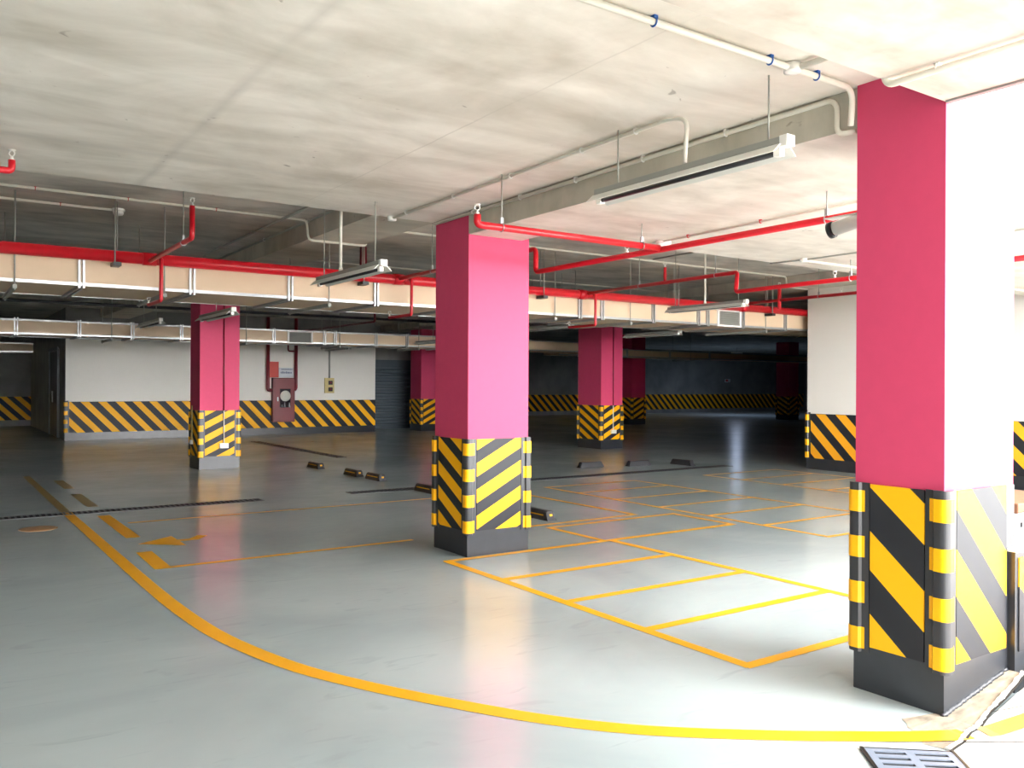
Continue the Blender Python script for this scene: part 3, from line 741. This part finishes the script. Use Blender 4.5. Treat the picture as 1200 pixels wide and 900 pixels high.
conduit([(5.40, 5.52, 2.785), (5.30, 2.3, 2.785)], 'thin conduit with red clips along the bright soffit to the detector', .010, ((5.39, 5.2, 2.785), (5.36, 4.4, 2.785)), 'redclip', axis='y')
conduit([(5.42, 5.58, 2.785), (5.45, 5.86, 2.785)], 'short conduit behind the detector on the bright soffit', .010, axis='y')
conduit([(7.36, 5.49, 2.782), (13.1, 5.5, 2.782)], 'thick white conduit on the bright soffit running to the right wall', .016, (), 'white', ((7.36, 5.49, 2.785),))
conduit([(7.30, 5.86, 2.787), (7.36, 5.5, 2.787), (7.4, 2.3, 2.787)], 'thin grey conduit across the bright soffit above the middle bays', .008, mat='rod', axis='y')
conduit([(9.1, 9.5, 3.418), (9.0, 6.0, 3.418)], 'thin conduit on the dark deck above the right-hand lamp', .010, mat='rod', axis='y')

# smoke detectors
def detector(x, y, z, label):
    t = empty('smoke_detector', (x, y, z), label, 'smoke detector')
    MB().lathe([(.065, 0), (.07, -.016), (.066, -.03), (.03, -.031)], (x, y, z)).build('base', M['white'], t)
    MB().lathe([(.052, -.03), (.058, -.05), (.044, -.07), (.015, -.078), (0, -.078)], (x, y, z)).build('sensor_head', M['white'], t)
detector(1.72, 10.28, 3.43, 'round white detector at the end of the conduit on the dark deck, left')
detector(5.44, 5.55, 2.80, 'round white detector at the edge of the bright soffit')
detector(8.45, 8.1, 3.43, 'small round detector on the dark deck behind the stepped red pipe')

# ------------------------------------------------------------------ hanging lamps
def lamp(x, y0, y1, z, zc, label, rods=(.12, .88), drop=None):
    t = empty('fluorescent_lamp', (x, (y0+y1)/2, z), label, 'lamp', 'unlit hanging fluorescent lamps')
    # open trough reflector: folded sheet with real thickness
    pr = [(-.085, 0), (-.035, .045), (.035, .045), (.085, 0), (.080, -.002), (.032, .039), (-.032, .039), (-.080, -.002)]
    MB().prism([(x+p[0], z+p[1]) for p in pr], 'y', y0, y1).build('reflector', M['lampin'], t)
    MB().box(x-.032, x+.032, y0+.01, y1-.01, z+.046, z+.08, .004).build('housing', M['greylamp'], t)
    MB().tube([(x, y0+.05, z+.012), (x, y1-.05, z+.012)], .013, 12).build('tube', M['dark'], t)
    for yy in (y0+.035, y1-.035):
        MB().box(x-.018, x+.018, yy-.02, yy+.02, z-.008, z+.039, .004).build('tube_socket', M['white'], t)
    MB().box(x-.03, x+.03, y0-.035, y0+.012, z+.03, z+.085, .006).build('end_cap', M['white'], t)
    for k in rods:
        yy = y0+(y1-y0)*k
        MB().tube([(x, yy, z+.078), (x, yy, zc)], .005, 6).build('hanger_rod', M['rod'], t)
        
    if drop is not None:
        yy = y0+(y1-y0)*drop
        MB().tube([(x, yy, z+.078), (x, yy, zc)], .014, 10).tube([(x, yy, z+.078), (x, yy, z+.11)], .019, 10).build('supply_conduit', M['pvc'], t)
lamp(3.34, 2.60, 3.98, 2.60, 3.0, 'large unlit hanging lamp under the near soffit beside the nearest column', (.07, .86))
lamp(3.02, 6.28, 7.65, 2.42, 3.43, 'unlit hanging lamp in front of the red main, left of the central column', (.1, .9), .62)
lamp(8.78, 7.45, 8.85, 2.54, 3.43, 'unlit hanging lamp over the middle bays, in front of the duct grille', (.08, .9), .5)
lamp(2.98, 10.25, 11.7, 2.32, 2.515, 'unlit lamp just below the duct in front of the left pink column', (.5,))
lamp(3.04, 14.4, 16.0, 2.45, 3.1, 'dark unlit lamp left of the left pink column', (.2, .8))
lamp(9.47, 16.5, 17.85, 2.43, 3.43, 'dark unlit lamp in front of the small duct above the shutter', (.4, .9))
lamp(9.5, 21.8, 23.4, 2.45, 3.43, 'dark unlit lamp over the call point on the white wall', (.2, .8))
lamp(9.0, 11.35, 12.8, 2.47, 3.43, 'unlit lamp behind the duct, left of the lower grille lamp', (.2, .8))
lamp(11.6, 11.4, 12.9, 2.45, 3.43, 'unlit lamp behind the duct, right above the dark opening', (.2, .8))

# ------------------------------------------------------------------ CCTV camera behind the nearest column
t = empty('security_camera', (4.2, 2.75, 2.40), 'white bullet security camera on the back of the nearest column', 'security camera')
MB().tube([(4.20, 2.93, 2.385), (4.235, 2.66, 2.43)], .040, 18).build('camera_body', M['white'], t)
MB().tube([(4.196, 2.96, 2.378), (4.199, 2.935, 2.383)], .047, 18).build('lens_cap', M['dark'], t)
MB().box(4.19, 4.27, 2.67, 2.99, 2.447, 2.453).build('sun_shield', M['white'], t)
MB().tube([(4.235, 2.70, 2.39), (4.235, 2.66, 2.33), (4.235, 2.54, 2.33)], .014, 10, .03).build('bracket', M['white'], t)

# ------------------------------------------------------------------ hose cabinet on the white wall
YW = 24.477
t = empty('hose_cabinet', (8.56, YW, .4), 'tall dark red fire hose cabinet on the white wall', 'fire hose cabinet')
MB().box(8.23, 8.88, YW-.17, YW, .37, 1.66, .01).build('cabinet_body', M['darkred'], t)
d = MB().box(8.27, 8.86, YW-.195, YW-.171, .40, 1.62, .006).build('door', M['darkred'], t)
for (a, b, za, zb, nm, mt) in ((8.42, 8.74, .80, 1.34, 'window_pane', 'glassy'),):
    o = MB().box(a, b, YW-.20, YW-.1955, za, zb, .002).build(nm, M[mt], t); o.parent = d
o = MB().box(8.34, 8.37, YW-.225, YW-.1955, .98, 1.10, .004).build('door_handle', M['zinc'], t); o.parent = d
MB().lathe([(.0, 0), (.15, 0), (.16, .01), (.15, .02), (0, .02)], (8.58, YW-.202, 1.13), (0, -1, 0)).build('hose_reel', M['cloth'], t)
for x, h in ((8.56, .13), (8.70, .12), (8.48, .06)):
    MB().lathe([(.03, 0), (.022, .04), (.014, h), (.022, h+.015), (0, h+.016)], (x, YW-.215, .80), seg=12).build('hose_nozzle', M['zinc'], t)
t = empty('fire_riser_pipe', (8.1, YW, 1.5), 'dark red riser pipe entering the hose cabinet from its left', 'pipe')
pipe([(8.10, YW-.09, 3.42), (8.10, YW-.09, 1.30), (8.22, YW-.09, 1.30)], .05, 'darkred', 'pipe', t, .12)
t = empty('fire_riser_pipe', (8.93, YW, 1.5), 'dark red riser pipe entering the hose cabinet from its right', 'pipe')
pipe([(8.94, YW-.09, 3.42), (8.94, YW-.09, 1.36), (8.89, YW-.09, 1.30)], .05, 'darkred', 'pipe', t, .06)
pipe([(8.70, YW-.09, 2.7), (8.70, YW-.09, 2.45), (8.90, YW-.09, 2.45)], .022, 'darkred', 'side_loop', t, .05)
tag(MB().box(8.16, 8.43, YW-.06, YW, 1.67, 2.13, .006).build('notice_board', plain('red_notice_board', (205, 70, 60), .5)), 'plain red notice board above the hose cabinet', 'sign')
t = empty('notice_sign', (8.66, YW, 1.8), 'small white lettered notice above the hose cabinet', 'sign')
MB().box(8.45, 8.885, YW-.02, YW, 1.67, 1.96, .003).build('sign_board', M['sign'], t)
mb = MB()
random.seed(3)
x = 8.52
while x < 8.84:
    w = random.choice((.012, .018, .022)); mb.box(x, x+w, YW-.0225, YW-.0201, 1.895, 1.925); x += w+.008
x = 8.50
while x < 8.84:
    w = random.choice((.012, .022, .03)); h = random.choice((.05, .06)); mb.box(x, x+w, YW-.0225, YW-.0201, 1.79, 1.79+h)
    x += w+.012
mb.build('lettering', M['bluegrey'], t)
# call point panel
t = empty('call_point_panel', (10.0, YW, 1.4), 'cream alarm panel with two dark buttons on the white wall', 'alarm panel')
MB().box(9.86, 10.16, YW-.05, YW, 1.21, 1.67, .006).build('back_plate', M['cream'], t)
for z in (1.52, 1.32):
    MB().box(9.97, 10.10, YW-.07, YW-.0505, z-.055, z+.065, .006).build('button_box', M['dark'], t)
    MB().lathe([(0, 0), (.03, 0), (.03, .012), (0, .012)], (10.035, YW-.071, z+.005), (0, -1, 0), 12).build('button', M['darkred'], t)
conduit([(10.01, YW-.03, 1.67), (10.01, YW-.03, 2.9)], 'vertical grey conduit feeding the cream alarm panel', .028, mat='rod')
# small fittings deep in the dark part
x, y, z = 37.9, 33.45, 1.78
t = empty('signal_box', (x, y, z), 'tiny white and red signal box on the far dark wall', 'signal box')
MB().box(x-.22, x+.22, y-.06, y, z-.1, z+.1, .02).build('case', M['white'], t)
MB().box(x-.2, x+.0, y-.08, y-.061, z-.06, z+.06, .01).build('lens', M['redclip'], t)
x, y, z = 33.8, 29.2, 3.13
t = empty('ceiling_light', (x, y, z), 'small lit cool white fitting under the far dark deck', 'lamp')
MB().box(x-.3, x+.3, y-.12, y+.12, z, z+.06, .01).build('housing', M['white'], t)
m_, nt_, b_ = new_mat('lit_diffuser'); b_.inputs['Emission Color'].default_value = (.75, .92, 1, 1); b_.inputs['Emission Strength'].default_value = 1.5
MB().box(x-.27, x+.27, y-.09, y+.09, z-.03, z-.001, .01).build('diffuser', m_, t)
MB().tube([(x, y, z+.06), (x, y, 3.43)], .012, 6).build('hanger_rod', M['rod'], t)
ld = bpy.data.lights.new('ceiling_light_glow', 'AREA'); ld.shape = 'RECTANGLE'; ld.size = .6; ld.size_y = .24; ld.energy = 48; ld.color = (.62, .74, 1)
lo = bpy.data.objects.new('ceiling_light_glow', ld); COL.objects.link(lo); lo.location = (0, 0, -.04); lo.parent = t

# things outside, right of the nearest column
t = empty('storage_crate', (7.5, 3.6, 0), 'brown and white crate behind the low parapet at the right edge', 'crate')
MB().box(7.1, 8.0, 3.3, 3.9, 0, .34, .01).build('wooden_body', M['wood'], t)
MB().box(7.08, 8.02, 3.28, 3.92, .34, .50, .01).build('white_band', M['white'], t)
mb = MB()
for k in range(8): mb.box(7.079-.004, 7.079, 3.32+k*.07, 3.35+k*.07, .39, .43)
for k in range(12): mb.box(7.12+k*.07, 7.15+k*.07, 3.275, 3.279, .39, .43)
mb.build('dark_marks', M['dark'], t)
MB().box(7.08, 8.02, 3.28, 3.92, .50, .58, .01).build('lid', M['wood'], t)

# every kind that repeats carries a group
GROUPS = {'concrete_column': 'pink columns with striped feet', 'wall_socket': 'socket boxes on cables', 'curved_lane_line': 'yellow lane lines', 'parking_bay_marking': 'yellow bay outlines on the floor',
          'trench_drain': 'trench drains in the floor', 'air_duct': 'air ducts under the deck', 'sprinkler_branch_pipe': 'sprinkler branch pipes', 'sprinkler_drop_pipe': 'sprinkler drop pipes under the duct',
          'sprinkler_cross_pipe': 'sprinkler cross pipes under the near soffit', 'service_pipe': 'dark service pipes', 'electrical_conduit': 'electrical conduits', 'smoke_detector': 'round ceiling detectors', 'fire_riser_pipe': 'riser pipes of the hose cabinet'}
for o in COL.objects:
    if o.parent is None and 'category' in o.keys() and 'group' not in o.keys():
        g = GROUPS.get(o.name.split('.')[0])
        if g: o['group'] = g
